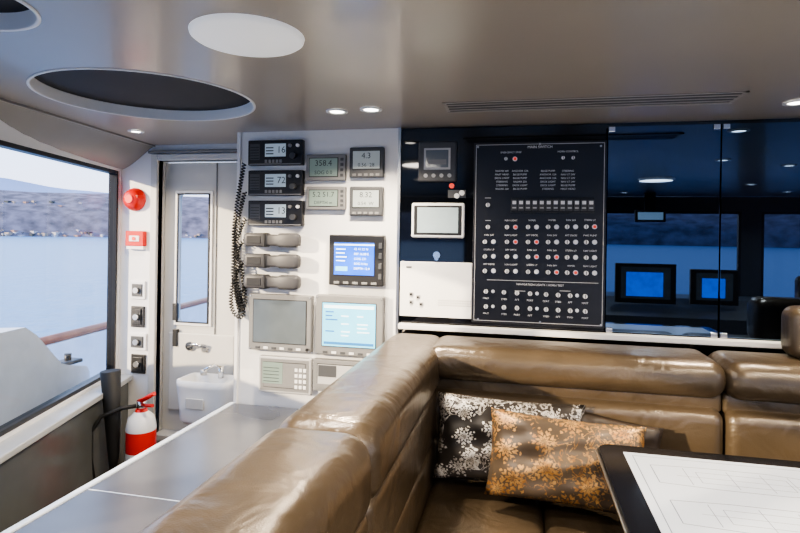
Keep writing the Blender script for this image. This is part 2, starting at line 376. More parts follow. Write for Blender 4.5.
winwall(2,(-2.0,1.1),(-2.0,FY),[(.15,1.6),(1.7,3.15)],.8,1.95,'wall_port')
inb = 1 if (MW.to_3x3()@Vector((0,0,1))).x>0 else -1
b=MB(); b.M=MW
def sb(s0,s1,z0,z1,d0,d1,m,bev): b.box(s0,s1,z0,z1,min(inb*d0,inb*d1),max(inb*d0,inb*d1),m,bev)
sb(0.02,LW,.64,.672,.0,.16,sillm,.006); sb(0.02,LW,.655,.70,0,.03,sillm,.004); sb(0.02,LW,0,.64,0,.13,greyp,.003); b.done('trim_sill')
# post items
def pitem(px0,py0,px1,py1,dep,name,fn):
    x0,x1,z0,z1=rect(px0,py0,px1,py1,DY); b=MB(); fn(b,x0,x1,z0,z1,(x0+x1)/2,(z0+z1)/2); b.done(name)
def beacon(b,x0,x1,z0,z1,xc,zc):
    r=(x1-x0)/2; b.lathe([(r,0),(r,.015),(r*.92,.02),(r*.85,.04),(r*.6,.058),(r*.2,.065),(0,.066)],(xc,DY,zc),red,'Y'); b.cyl((xc,DY-.064,zc),r*.35,.012,'Y',redl)
pitem(126,190,146,209,.1,'alarm_beacon',beacon)
def callp(b,x0,x1,z0,z1,xc,zc):
    b.box(x0,x1,DY-.035,DY,z0,z1,red,.005); b.box(x0+.03,x1-.03,DY-.039,DY-.033,z0+.03,z1-.03,whitep,.002); b.cyl((xc,DY-.041,zc),.012,.006,'Y',redl)
    b.box(x0+.005,x1-.005,DY-.03,DY,z0-.02,z0,whitep)
pitem(129,231,147,246,.1,'fire_call_point',callp)
def sw(c):
    def f(b,x0,x1,z0,z1,xc,zc):
        b.box(x0,x1,DY-.012,DY,z0,z1,whitep if c!='b' else black,.003)
        b.box(x0+.018,x1-.018,DY-.018,DY-.008,z0+.018,z1-.018,bezel2 if c!='b' else black,.003)
        b.cyl((xc,DY-.024,zc),.018,.02,'Y',steel if c!='c' else black)
    return f
pitem(131,281,146,299,.1,'wall_switch',sw('a')); pitem(132,306,145,327,.1,'wall_switch',sw('b'))
pitem(130,333,147,350,.1,'power_socket',sw('a')); pitem(132,354,146,373,.1,'wall_switch',sw('b'))
# extinguisher
p=onY(141,440,2.80); ex,ey=p.x,2.80
b=MB(); b.lathe([(0,.02),(.075,.02),(.082,.04),(.082,.46),(.07,.52),(.035,.555),(.03,.57),(.0,.571)],(ex,ey,0),red)
b.lathe([(.0835,.28),(.0835,.33)],(ex,ey,0),whitep);b.lathe([(.0832,.45),(.0832,.462),(.071,.523),(.036,.556)],(ex,ey,0),whitep); b.cyl((ex,ey,.59),.026,.05,'Z',chrome)
b.tube([(ex-.02,ey,.61),(ex+.03,ey-.03,.63),(ex+.12,ey-.05,.68)],[.012,.014,.012],red); b.tube([(ex-.02,ey,.60),(ex+.05,ey-.03,.60),(ex+.11,ey-.05,.61)],.01,red)
hx=ex-.14
b.tube([(ex-.02,ey-.02,.59),(ex-.08,ey-.07,.585),(ex-.16,ey-.13,.55),(ex-.20,ey-.16,.47),(ex-.20,ey-.16,.33),(ex-.2,ey-.12,.12),(hx-.01,ey-.06,.10),(hx,ey-.05,.2)],.012,rubber)
b.tube([(hx,ey-.05,.2),(hx,ey-.05,.3),(hx-.01,ey-.05,.5),(hx-.03,ey-.05,.79)],[.018,.03,.042,.055],rubber,16)
b.box(ex-.1,ex+.1,ey-.1,ey+.1,0,.02,black,.004); b.done('fire_extinguisher')
# ---------------------------------------------------------------- counter
b=MB(); b.box(-1.50,-.64,.35,WY-.014,.02,.645,greyp); b.box(-1.515,-.64,.33,WY-.014,.645,.668,counter,.004)
b.box(-1.54,-1.513,.33,WY-.016,.63,.674,trimw,.004)
sy=onZ(150,497,.67).y; b.box(-1.51,-.64,sy-.002,sy+.002,.6675,.6692,trimw)
b.done('side_counter')
# ---------------------------------------------------------------- instruments
def frame_dev(name,px,body,scr,inset=.16,dep=.03,extra=None,binset=None,fill=None):
    x0,x1,z0,z1=rect(*px,WY); b=MB(); w=x1-x0;h=z1-z0
    b.box(x0,x1,WY-dep,WY-.0005,z0,z1,body,.006); ix=inset*h
    s=binset or (ix,ix,ix,ix)
    b.box(x0+s[0]-.004,x1-s[1]+.004,WY-dep-.002,WY-dep+.004,z0+s[2]-.004,z1-s[3]+.004,black,.001)
    b.box(x0+s[0],x1-s[1],WY-dep-.003,WY-dep+.003,z0+s[2],z1-s[3],scr)
    if fill: fill(b,x0+s[0],x1-s[1],z0+s[2],z1-s[3],WY-dep-.0035)
    if extra: extra(b,x0,x1,z0,z1,WY-dep)
    return b.done(name)
chan=['16','72','13']
for k,py in enumerate((141,171,201)):
    x0,x1,z0,z1=rect(251,py,305,py+25,WY); w=x1-x0; h=z1-z0; b=MB()
    b.box(x0,x1,WY-.035,WY-.0005,z0,z1,black,.005)
    b.box(x0+.012,x0+.07,WY-.036,WY-.03,z0+.03,z1-.02,bezel2,.002)
    for i in range(5): b.box(x0+.016,x0+.066,WY-.038,WY-.035,z0+.034+i*.015,z0+.039+i*.015,black)
    xa,xb,za,zb=x0+w*.32,x0+w*.70,z0+h*.34,z1-h*.15
    b.box(xa,xb,WY-.038,WY-.03,za,zb,lcdr,.001)
    b.text(chan[k],xb-.05,(za+zb)/2,WY-.0385,.05,ink); 
    for i in range(3): b.box(xa+.006,xa+.05,WY-.0385,WY-.037,za+.012+i*.016,za+.018+i*.016,ink)
    for i in range(5): b.box(x0+w*.32+i*.021,x0+w*.32+i*.021+.014,WY-.039,WY-.034,z0+h*.1,z0+h*.22,bezel,.001)
    b.cyl((x1-w*.16,WY-.045,z0+h*.35),.016,.02,'Y',bezel2); b.cyl((x1-w*.22,WY-.04,z1-h*.24),.009,.014,'Y',bezel); b.cyl((x1-w*.08,WY-.04,z1-h*.24),.009,.014,'Y',knobw)
    b.box(x0+.01,x1-.01,WY-.037,WY-.033,z0+.004,z0+.009,bezel)
    b.done('marine_radio')
def btn_side(b,x0,x1,z0,z1,y):
    h=z1-z0
    for i in range(4): b.box(x1-.026,x1-.010,y-.004,y+.002,z0+h*(.14+i*.2),z0+h*(.25+i*.2),bezel2,.001)
def btn_low(b,x0,x1,z0,z1,y):
    w=x1-x0
    for i in range(5): b.box(x0+w*(.1+i*.17),x0+w*(.2+i*.17),y-.003,y+.002,z0+.008,z0+.02,bezel,.001)
def digits(t1,t2,t3=None):
    def f(b,x0,x1,z0,z1,y):
        h=z1-z0; w=x1-x0
        b.text(t1,(x0+x1)/2,z1-h*.28,y,h*.46,ink,'CENTER')
        if t2: b.text(t2,(x0+x1)/2,z0+h*.2,y,h*.30,ink,'CENTER')
    return f
frame_dev('navigation_display',(308,155,347,181),bezel,lcdg,extra=btn_side,binset=(.022,.042,.022,.022),fill=digits('358.4','SOG 0.0'))
frame_dev('navigation_display',(308,187,347,210),bezel,lcdg,extra=btn_side,binset=(.02,.042,.02,.02),fill=digits('5.2 51.7','DEPTH m'))
frame_dev('navigation_display',(351,148,385,178),bezel2,lcd,extra=btn_low,binset=(.02,.02,.045,.02),fill=digits('4.3','0.56  28'))
frame_dev('navigation_display',(351,187,384,216),bezel2,lcd,extra=btn_low,binset=(.02,.02,.045,.02),fill=digits('8.32','0.54  W'))
def bluef(b,x0,x1,z0,z1,y):
    h=z1-z0;w=x1-x0
    b.box(x0,x1,y,y+.001,z1-.014,z1-.008,ui)
    for i,(tx) in enumerate(('43 41.52 N','007 16.08 E','COG 231','SOG 0.1kn','DEPTH 12.4')): b.text(tx,x0+w*.5,z1-h*(.2+i*.15),y,h*.10,ui)
    for i in range(4): b.box(x0+w*.05,x0+w*random.uniform(.25,.42),y,y+.001,z1-h*(.22+i*.12),z1-h*(.19+i*.12),ui)
    b.box(x0+w*.04,x0+w*.34,y,y+.001,z0+h*.12,z0+h*.26,cyan)
frame_dev('echo_sounder',(332,235,386,285),black,blue,extra=lambda b,x0,x1,z0,z1,y:(btn_low(b,x0,x1,z0,z1,y),btn_side(b,x0,x1,z0,z1,y)),binset=(.03,.05,.055,.04),dep=.05,fill=bluef)
def knobs(b,x0,x1,z0,z1,y):
    w=x1-x0
    for i in range(6): b.box(x0+w*(.12+i*.13),x0+w*(.19+i*.13),y-.003,y+.002,z0+.010,z0+.022,knobw if i%2 else bezel2,.001)
    b.cyl((x1-.02,y-.003,z0+.018),.008,.008,'Y',black)
    for x in (x0+.01,x1-.01):
        for z in (z0+.01,z1-.01): b.cyl((x,y-.001,z),.004,.003,'Y',steel,seg=10)
def cyanf(b,x0,x1,z0,z1,y):
    h=z1-z0;w=x1-x0
    b.box(x0+w*.03,x1-w*.03,y,y+.001,z1-h*.12,z1-h*.05,ui)
    for r in range(7):
        for c in range(3):
            if random.random()<.8: b.box(x0+w*(.06+c*.3),x0+w*(.06+c*.3+random.uniform(.1,.24)),y,y+.001,z1-h*(.22+r*.09),z1-h*(.19+r*.09),ui if c else uid)
    b.box(x0+w*.03,x1-w*.03,y,y+.001,z0+h*.04,z0+h*.1,uid)
frame_dev('weather_receiver',(252,294,314,350),bezel,off,extra=knobs,binset=(.03,.03,.045,.03),dep=.04)
frame_dev('navtex_monitor',(318,295,385,355),bezel,cyan,extra=knobs,binset=(.04,.04,.05,.04),dep=.04,fill=cyanf)
def kp(b,x0,x1,z0,z1,y):
    b.box(x0+.012,x1-.012,y-.002,y+.002,z0+.012,z1-.012,bezel)
    b.box(x0+.025,x0+.14,y-.004,y,z0+.05,z1-.03,lcdg)
    for i in range(5): b.box(x0+.03,x0+.12,y-.0045,y-.003,z0+.06+i*.018,z0+.063+i*.018,ink)
    for i in range(3):
        for j in range(4): b.box(x1-.09+i*.024,x1-.074+i*.024,y-.005,y,z0+.03+j*.03,z0+.048+j*.03,knobw,.001)
frame_dev('instrument_keypad',(261,356,313,392),greyl,bezel,extra=kp)
def kp2(b,x0,x1,z0,z1,y):
    b.box(x0+.03,x0+.13,y-.004,y,z1-.09,z1-.03,bezel2); b.cyl((x1-.06,y-.01,z1-.07),.025,.02,'Y',bezel2); b.box(x0+.02,x1-.02,y-.004,y,z0+.02,z0+.04,bezel)
frame_dev('autopilot_control',(315,359,366,391),bezel,greyl,extra=kp2)
def coil(pts,name_b,turns_per_m=62,R=.010,r=.0035):
    pts=[Vector(p) for p in pts]; fine=[]
    for i in range(len(pts)-1):
        p0=pts[max(i-1,0)];p1=pts[i];p2=pts[i+1];p3=pts[min(i+2,len(pts)-1)]
        for k in range(12):
            t=k/12; fine.append(.5*((2*p1)+(p2-p0)*t+(2*p0-5*p1+4*p2-p3)*t*t+(3*p1-p0-3*p2+p3)*t**3))
    fine.append(pts[-1]); L=[0]
    for i in range(1,len(fine)): L.append(L[-1]+(fine[i]-fine[i-1]).length)
    tot=L[-1]; n=int(tot*turns_per_m*8); out=[]; j=0
    for i in range(n):
        s_=tot*i/n
        while j<len(L)-2 and L[j+1]<s_: j+=1
        t=(s_-L[j])/max(1e-6,L[j+1]-L[j]); p=fine[j].lerp(fine[j+1],t); d=(fine[j+1]-fine[j]).normalized()
        a=Vector((0,1,0)); a=(a-d*a.dot(d)).normalized(); bb=d.cross(a); ph=2*math.pi*i/8
        out.append(p+(a*math.cos(ph)+bb*math.sin(ph))*R)
    name_b.tube(out,r,rubber,5)
def pw(px,py,dy=.045): 
    q=onY(px,py,WY); return (q.x,WY-dy,q.z)
cords=[[(250,240),(243,246),(240,262),(240,290),(245,308),(249,300),(246,270),(238,240),(241,205),(245,182),(248.5,164)],
       [(250,260),(243,266),(236,285),(235,305),(241,315),(247,312),(241,285),(237,250),(242,218),(248.5,192)],
       [(250,281),(246,288),(243,300),(244,311),(240,300),(236,270),(240,240),(244,228),(248.5,218)]]
for k,py in enumerate((240,260.5,281)):
    x0,x1,z0,z1=rect(250,py-8,304,py+8,WY); b=MB(); zc=(z0+z1)/2; w=x1-x0
    secs=[(0,.018,.018),(.02,.030,.028),(.06,.036,.034),(.40,.038,.034),(.45,.030,.028),(.62,.030,.028),(.66,.037,.034),(.92,.038,.034),(.98,.030,.028),(1,.018,.018)]
    vs=[];fs=[];ns=20
    for s_,hh,dd in secs:
        for q in range(ns):
            a=2*math.pi*q/ns; ca,sa=math.cos(a),math.sin(a)
            vs.append((x0+w*s_,WY-.055-dd*math.copysign(abs(ca)**.4,ca)*.9,zc+hh*math.copysign(abs(sa)**.4,sa)))
    for i in range(len(secs)-1):
        for q in range(ns): fs.append((i*ns+q,i*ns+(q+1)%ns,(i+1)*ns+(q+1)%ns,(i+1)*ns+q))
    fs.append(tuple(range(ns))); fs.append(tuple(range((len(secs)-1)*ns,len(secs)*ns)))
    b.poly(vs,fs,hand,'all')
    b.box(x0+w*.40,x0+w*.60,WY-.035,WY-.0005,zc-.016,zc+.016,black,.003)
    b.box(x0+w*.08,x0+w*.34,WY-.088,WY-.084,zc-.02,zc+.02,black,.003)
    b.box(x0+w*.38,x0+w*.42,WY-.09,WY-.03,zc-.037,zc+.037,black,.003)
    coil([pw(a_,b_,.045-.006*k) for a_,b_ in cords[k]],b); b.done('radio_handset')
# --- items on the black panel
x0,x1,z0,z1=rect(419,142,457,182,WY); b=MB()
b.box(x0,x1,WY-.025,WY-.0005,z0,z1,bezel2,.008); b.box(x0+.03,x1-.03,WY-.028,WY-.02,z0+.06,z1-.035,greyl); b.box(x0+.04,x1-.04,WY-.029,WY-.02,z0+.07,z1-.045,off); 
for i in range(4): b.cyl((x0+.04+i*.04,WY-.026,z0+.03),.01,.006,'Y',greyl)
b.box(x0+.05,x1-.05,WY-.03,WY-.025,z0+.085,z0+.11,bezel); b.done('intercom_station')
b=MB(); 
for px,py,mm in ((452,186,redl),(462,193,whitep),(457,196,whitep)):
    p=onY(px,py,WY); b.cyl((p.x,WY-.008,p.z),.013,.014,'Y',mm)
b.box(onY(448,186,WY).x,onY(466,186,WY).x,WY-.002,WY-.0005,onY(455,198,WY).z,onY(455,190,WY).z,bezel2); b.done('indicator_lamps')
x0,x1,z0,z1=rect(412,203,465,238,WY); b=MB()
b.box(x0,x1,WY-.022,WY-.0005,z0,z1,whitep,.014,4); b.box(x0+.014,x1-.014,WY-.024,WY-.018,z0+.014,z1-.014,black,.004); b.box(x0+.032,x1-.032,WY-.0255,WY-.02,z0+.026,z1-.024,paleS); b.done('touch_panel')
x0,x1,z0,z1=rect(400,262,472,317,WY); b=MB(); x0=-.60
b.box(x0,x1,WY-.014,WY-.0005,z0,z1,whitep,.003)
for px,py in ((411,294),(411,302),(418,297),(421,304)): 
    p=onY(px,py,WY-.014); b.box(p.x-.010,p.x+.010,WY-.018,WY-.012,p.z-.011,p.z+.011,greyl,.002); b.cyl((p.x,WY-.020,p.z),.006,.005,'Y',black,seg=12)
p=onY(409,267,WY-.014); b.box(p.x-.014,p.x+.014,WY-.016,WY-.013,p.z-.004,p.z+.004,bezel2)
p=onY(437,256,WY); b.cyl((p.x,WY-.009,p.z+.005),.018,.016,'Y',chrome); b.cyl((p.x,WY-.012,p.z-.012),.010,.02,'Y',chrome)
for i in range(14):
    for j in range(3):
        b.box(x0+.20+i*.012,x0+.205+i*.012,WY-.0148,WY-.013,z0+.06+j*.012,z0+.065+j*.012,bezel)
b.done('telephone_panel')
# switch panel
x0,x1,z0,z1=rect(473,142,607,325,WY); b=MB(); dep=.012; y=WY-dep
x1=min(x1,gx[1]-.002); b.box(x0,x1,y,WY-.0005,z0,z1,panelm,.003)
o=.010
for q in ((x0+o,x1-o,z1-o-.003,z1-o),(x0+o,x1-o,z0+o,z0+o+.003),(x0+o,x0+o+.003,z0+o,z1-o),(x1-.003-o,x1-o,z0+o,z1-o)): b.box(q[0],q[1],y-.001,y+.001,q[2],q[3],greyl)
a0,a1,c0,c1=rect(487,281,598,281.6,WY); b.box(a0,a1,y-.001,y+.001,c0,c1,greyl)
def dial(px,py,mm=knobw,r=.012):
    p=onY(px,py,y); b.cyl((p.x,y-.003,p.z),r,.006,'Y',bezel2,seg=18); b.cyl((p.x,y-.009,p.z),r*.85,.012,'Y',mm,seg=18); b.box(p.x-.0015,p.x+.0015,y-.017,y-.014,p.z-r*.7,p.z+r*.7,black)
def led(px,py,mm=redl,r=.010):
    p=onY(px,py,y); b.cyl((p.x,y-.003,p.z),r+.002,.005,'Y',steel,seg=14); b.cyl((p.x,y-.005,p.z),r,.006,'Y',knobw,seg=14); b.cyl((p.x,y-.008,p.z),r*.78,.004,'Y',mm,seg=14)
def lab(px,py,w=.026,h=.0035):
    p=onY(px,py,y); b.box(p.x-w/2,p.x+w/2,y-.0008,y+.001,p.z-h/2,p.z+h/2,greyl)
def lt(px,py,st,size=.014):
    p=onY(px,py,y); b.text(st,p.x,p.z,y-.001,size,knobw,'CENTER')
dial(506,159,knobw,.009); led(515,159); dial(563,158,knobw,.009); dial(573,158,knobw,.009)
lt(511,152.5,'EMERGENCY STOP',.012); lt(568,151.5,'HORN CONTROL',.012); lt(540,147,'MAIN SWITCH',.018)
for cx_ in (502,520,548,568):
    for r_ in range(6):
        lt(cx_,171+r_*3.6,random.choice(['NAV LT 24V','ANCHOR 12A','DECK LIGHT','BILGE PUMP','RADAR 220','MAST HEAD','STEERING']),.0125)
dial(488,205,knobw,.012); lab(488,198,.03)
a0,a1,c0,c1=rect(511,198,594,213,WY); b.box(a0,a1,y-.012,y,c0,c1,black,.002)
for i in range(12):
    xx=a0+(a1-a0)*(i+.5)/12; b.box(xx-.0145,xx+.0145,y-.02,y-.01,c0+.010,c1-.010,bezel2,.002); b.box(xx-.009,xx+.009,y-.024,y-.018,(c0+c1)/2+.004,c1-.016,knobw,.001)
    b.box(xx-.009,xx+.009,y-.022,y-.018,c0+.02,c0+.026,greyl)
for ri,py in enumerate((227,242,257,272)):
    for i,px in enumerate((485,507,528,548,567,586)):
        if py==227 and i==0: dial(488,227); lab(488,220.5); continue
        sl=(px-540)*.035*(py-235)/60
        dial(px,py+sl); led(px+8.5,py+sl,redl if (i*3+ri*2)%5 in (0,3) else knobw)
        lt(px+4,py+sl-6.6,random.choice(['FWD PUMP','AFT DECK','NAV LIGHT','STERN LT','WIPER','FAN 24V']),.012)
lt(540,285,'NAVIGATION LIGHTS / HORN TEST',.014); lab(520,291,.05); lab(565,291,.05)
for py in (293,308):
    for i,px in enumerate((486,504,517,530,546,558,570,585)):
        sl=(px-540)*.05
        dial(px,py+sl+1,knobw,.012); lt(px,py+sl+8,random.choice(['PORT','STBD','AFT','FWD','MAST']),.012)
        if i%3==0: led(px+7,py+sl+1,knobw,.007)
for px,py in ((478,147),(601,146),(478,319),(601,325),(540,144),(540,322)):
    p=onY(px,py,y); b.cyl((p.x,y-.001,p.z),.005,.004,'Y',steel,seg=10)
b.done('switch_panel')
# ---------------------------------------------------------------- sofa
sofa=empty('corner_sofa',(0,2,0))
def cush(name,x0,x1,y0,y1,z0,z1,bev=.05,seg=5):
    me=bpy.data.meshes.new(name); t=bmesh.new(); bmesh.ops.create_cube(t,size=1)
    for v in t.verts: v.co=Vector(((x0+x1)/2+v.co.x*(x1-x0),(y0+y1)/2+v.co.y*(y1-y0),(z0+z1)/2+v.co.z*(z1-z0)))
    bmesh.ops.bevel(t,geom=t.edges[:],offset=bev,segments=seg,affect='EDGES',profile=.5)
    for f in t.faces: f.smooth=True
    c=Vector(((x0+x1)/2,(y0+y1)/2,(z0+z1)/2)); t.transform(Matrix.Translation(-c)); t.to_mesh(me); t.free(); me.materials.append(leath)
    o=link(bpy.data.objects.new(name,me)); o.location=c; par(o,sofa); return o
ys=[.35,1.32,2.70]
for i in range(2):
    cush('side_back_roll_%d'%i,-.635,-.34,ys[i]-.012,ys[i+1]+.012*(1-i),.90,1.12,.075,7)
    cush('side_back_upper_%d'%i,-.62,-.352,ys[i]+.002,ys[i+1]-.002,.70,.93,.035)
    cush('side_back_lower_%d'%i,-.62,-.352,ys[i]+.002,ys[i+1]-.002,.46,.72,.035)
xs=[-.40,.80,2.0,3.4]
for i in range(3):
    cush('back_roll_%d'%i,xs[i]-.006,xs[i+1]+.006,2.36,2.70,.965,1.12,.07,7)
    cush('back_strip_%d'%i,xs[i]+.001,xs[i+1]-.001,2.43,2.68,.90,.99,.02)
    cush('back_upper_%d'%i,xs[i]+.001,xs[i+1]-.001,2.38,2.68,.70,.925,.05)
    cush('back_lower_%d'%i,xs[i]+.001,xs[i+1]-.001,2.40,2.68,.46,.72,.04)
cush('headrest_pad',1.08,1.5,2.50,2.66,1.115,1.33,.05)
cush('seat_corner',-.36,.10,1.85,2.44,.38,.56,.045); 
for i,(a_,b_) in enumerate(((.10,.62),(.62,1.15),(1.15,1.7),(1.7,2.3),(2.3,3.4))): cush('seat_aft_%d'%i,a_,b_,1.85,2.44,.38,.56,.045)
cush('seat_side_0',-.36,.10,1.2,1.85,.38,.56,.045); cush('seat_side_1',-.36,.10,.5,1.2,.38,.56,.045)
b=MB(); b.box(-.60,.08,.5,1.84,.0,.42,tabled); b.box(-.60,3.38,1.88,2.69,.0,.42,tabled); b.box(-.625,-.40,.36,2.68,.0,.47,tabled); b.done('plinth',sofa)
# ---------------------------------------------------------------- pillows
def pillow(name,c,w,h,t,m,rot):
    n=22; me=bpy.data.meshes.new(name); bmx=bmesh.new(); g={}
    for s_ in (1,-1):
        for i in range(n+1):
            for j in range(n+1):
                u=-1+2*i/n; v=-1+2*j/n
                edge_=(i in(0,n)) or (j in (0,n))
                if s_==-1 and edge_: g[(s_,i,j)]=g[(1,i,j)]; continue
                k=(1-abs(u)**2.6)**.6*(1-abs(v)**2.6)**.6
                px_=1-.05*(1-abs(v)**2)*(abs(u)**4); pz_=1-.07*(1-abs(u)**2)*(abs(v)**4)
                wr=.008*math.sin(u*9+v*4)+.007*math.sin(v*11-u*5)
                g[(s_,i,j)]=bmx.verts.new((u*w/2*px_,s_*(t/2*k)+wr*k,v*h/2*pz_))
        for i in range(n):
            for j in range(n):
                q=[g[(s_,i,j)],g[(s_,i+1,j)],g[(s_,i+1,j+1)],g[(s_,i,j+1)]]
                bmx.faces.new(q if s_==1 else q[::-1])
    bmesh.ops.recalc_face_normals(bmx,faces=bmx.faces[:])
    for f in bmx.faces: f.smooth=True
    bmx.to_mesh(me); bmx.free(); me.materials.append(m)
    o=link(bpy.data.objects.new(name,me)); o.location=c; o.rotation_euler=rot; return o
r_=math.radians
pillow('throw_pillow',(-.035,2.29,.765),.60,.34,.13,silvf,(r_(-14),r_(2),r_(4)))
pillow('throw_pillow',(.175,2.17,.755),.58,.32,.15,goldf,(r_(-24),r_(2),r_(-2)))
darkf=mat('fabric_dark_brown',(.03,.02,.014),.5,var=.3,scale=40)
pillow('throw_pillow',(.36,2.32,.735),.36,.30,.10,darkf,(r_(-12),r_(8),r_(-4)))
# ---------------------------------------------------------------- table
tcn=onZ(597,443,.88); TX,TY=tcn.x,tcn.y
M0=Matrix.Translation((0,0,.86))
o1=plate('frame',rrect(TX,TX+1.25,TY-1.5,TY,.05),[],.04,M0,tabled)
b=MB(); b.box(TX+.45,TX+.8,TY-1.0,TY-.5,0,.84,tabled,.02); b.box(TX+.3,TX+.95,TY-1.15,TY-.35,0,.03,steel,.01); o2=b.done('pedestal')
b=MB(); b.box(TX+.075,TX+1.18,TY-1.42,TY-.065,.8795,.8815,chartm)
ZT=.8817
def ln(pts,r=.0013):
    for i in range(len(pts)-1):
        a_=Vector((*pts[i],ZT)); c_=Vector((*pts[i+1],ZT)); d=(c_-a_).normalized(); nn=Vector((-d.y,d.x,0))*r
        b.poly([a_+nn,c_+nn,c_-nn,a_-nn],[(0,1,2,3)],chartl)
def hull(x,y,L,W,rot=0):
    pts=[]
    for i in range(25):
        t=i/24; pts.append((x+L*t,y+W*min(1,(1-t)*2.2)**.6*(.85+.15*min(1,t*4))))
    lo=[(p[0],2*y-p[1]) for p in pts[::-1]]; ln(pts+lo+[pts[0]])
    for k in (.15,.35,.5,.62): ln([(x+L*k,y-W*.8),(x+L*k,y+W*.8)],.0009)
    ln([(x+L*.1,y),(x+L*.8,y)],.0008); ln([(x+L*.2,y-W*.5),(x+L*.6,y-W*.5),(x+L*.6,y+W*.5),(x+L*.2,y+W*.5),(x+L*.2,y-W*.5)],.0009)
hull(TX+.14,TY-.22,.62,.075); hull(TX+.14,TY-.46,.62,.075); hull(TX+.14,TY-.70,.62,.075); hull(TX+.14,TY-.94,.62,.075)
ln([(TX+.10,TY-.09),(TX+1.15,TY-.09),(TX+1.15,TY-1.38),(TX+.10,TY-1.38),(TX+.10,TY-.09)])
for i in range(5): ln([(TX+.85,TY-.15-i*.05),(TX+1.1,TY-.15-i*.05)],.0008)
o3=b.done('chart_inlay')
b=MB(); pr=rrect(TX-.004,TX+1.254,TY-1.504,TY+.004,.054); b.tube([(p[0],p[1],.868) for p in pr]+[(pr[0][0],pr[0][1],.868)],.006,steel,8); o4=b.done('edge_band')
te=empty('chart_table',(TX+.6,TY-.75,0))
for o in (o1,o2,o3,o4): par(o,te)
# ---------------------------------------------------------------- helm behind the camera (seen in the glass)
plate('wall_front',R4(-2.0,RX,0,CEIL-.001),[R4(a,b_,.82,1.96) for a,b_ in ((-1.85,-.75),(-.6,.55),(.7,2.72),(2.95,3.85))],.06,MY(FY-.03),bezel2)
for i,(a,b_) in enumerate(((-1.85,-.75),(-.6,.55),(.7,2.72),(2.95,3.85))):
    b=MB(); f=.03
    b.box(a,a+f,FY-.05,FY,.82,1.96,black); b.box(b_-f,b_,FY-.05,FY,.82,1.96,black); b.box(a,b_,FY-.05,FY,.82,.85,black); b.box(a,b_,FY-.05,FY,1.93,1.96,black)
    b.poly([(a+f,FY-.03,.85),(b_-f,FY-.03,.85),(b_-f,FY-.03,1.93),(a+f,FY-.03,1.93)],[(0,1,2,3)],glass); b.done('window_%d'%(4+i))
Ms=Matrix(((0,0,1,RX+.03),(1,0,0,0),(0,1,0,0),(0,0,0,1)))
plate('wall_starboard',R4(FY,3.14,0,CEIL-.001),[R4(-1.9,-.2,.85,1.95),R4(0,1.7,.85,1.95)],.06,Ms,bezel2)
b=MB()
b.poly([(-1.0,-2.1,0),(-1.0,-1.15,0),(-1.0,-1.15,.72),(-1.0,-1.55,.9),(-1.0,-2.1,.9),(3.6,-2.1,0),(3.6,-1.15,0),(3.6,-1.15,.72),(3.6,-1.55,.9),(3.6,-2.1,.9)],
 [(0,1,2,3,4),(5,6,7,8,9),(0,1,6,5),(1,2,7,6),(2,3,8,7),(3,4,9,8),(4,0,5,9)],bezel2); b.done('helm_console')
def monitor(x,y,z,w,h,m,foot=.9):
    b=MB(); b.box(-w/2,w/2,-.03,.02,-h/2,h/2,black,.006); b.box(-w/2+.06,w/2-.06,.016,.0205,-h/2+.05,h/2-.04,off); b.box(-w/2+.12,w/2-.14,.018,.0215,-h/2+.08,h/2-.10,m); b.tube([(0,-.02,-h/2+.02),(0,-.03,foot-z)],.025,black)
    o=b.done('helm_monitor'); o.location=o.location+Vector((x,y,z)); return o
monitor(1.42,-1.35,1.08,.66,.46,bluehelm); monitor(2.15,-1.35,1.06,.5,.40,bluehelm)
b=MB(); b.box(1.33,1.67,-1.55,-1.5,1.80,1.94,black,.006); b.box(1.36,1.64,-1.5,-1.497,1.825,1.915,ui); b.box(1.44,1.56,-1.56,-1.52,1.9,CEIL,black); b.done('overhead_display')
def helmchair(x,y):
    b=MB(); b.box(x-.28,x+.28,y-.28,y+.26,.55,.68,leath,.05,4,'all'); b.box(x-.26,x+.26,y+.2,y+.34,.66,1.28,leath,.05,4,'all'); b.box(x-.34,x-.27,y-.2,y+.25,.75,.82,leath,.025,3,'all'); b.box(x+.27,x+.34,y-.2,y+.25,.75,.82,leath,.025,3,'all')
    b.cyl((x,y,.29),.05,.56,'Z',chrome); b.cyl((x,y,.015),.28,.03,'Z',steel); b.done('helm_chair')
helmchair(2.75,-.5)
# ---------------------------------------------------------------- exterior
def sea():
    m,nt,b=nodes('sea_water'); L=nt.links.new
    tc=N(nt,'ShaderNodeTexCoord'); n=N(nt,'ShaderNodeTexNoise'); n.inputs['Scale'].default_value=.35; n.inputs['Detail'].default_value=6
    L(tc.outputs['Object'],n.inputs['Vector']); bp=N(nt,'ShaderNodeBump'); bp.inputs['Strength'].default_value=.6; bp.inputs['Distance'].default_value=.5
    L(n.outputs['Fac'],bp.inputs['Height']); L(bp.outputs['Normal'],b.inputs['Normal'])
    b.inputs['Base Color'].default_value=(.07,.20,.36,1); b.inputs['Roughness'].default_value=.3; return m
b=MB(); b.poly([(-6000,-6000,-5),(6000,-6000,-5),(6000,6000,-5),(-6000,6000,-5)],[(0,1,2,3)],sea()); b.done('sea')
hm=mat('hillside_scrub',(.14,.12,.145),.9,var=.5,scale=.09); fm=mat('distant_mountain',(.27,.32,.45),1,var=.1,scale=.002)  # mountain's pale blue has the distance haze mixed into its colour
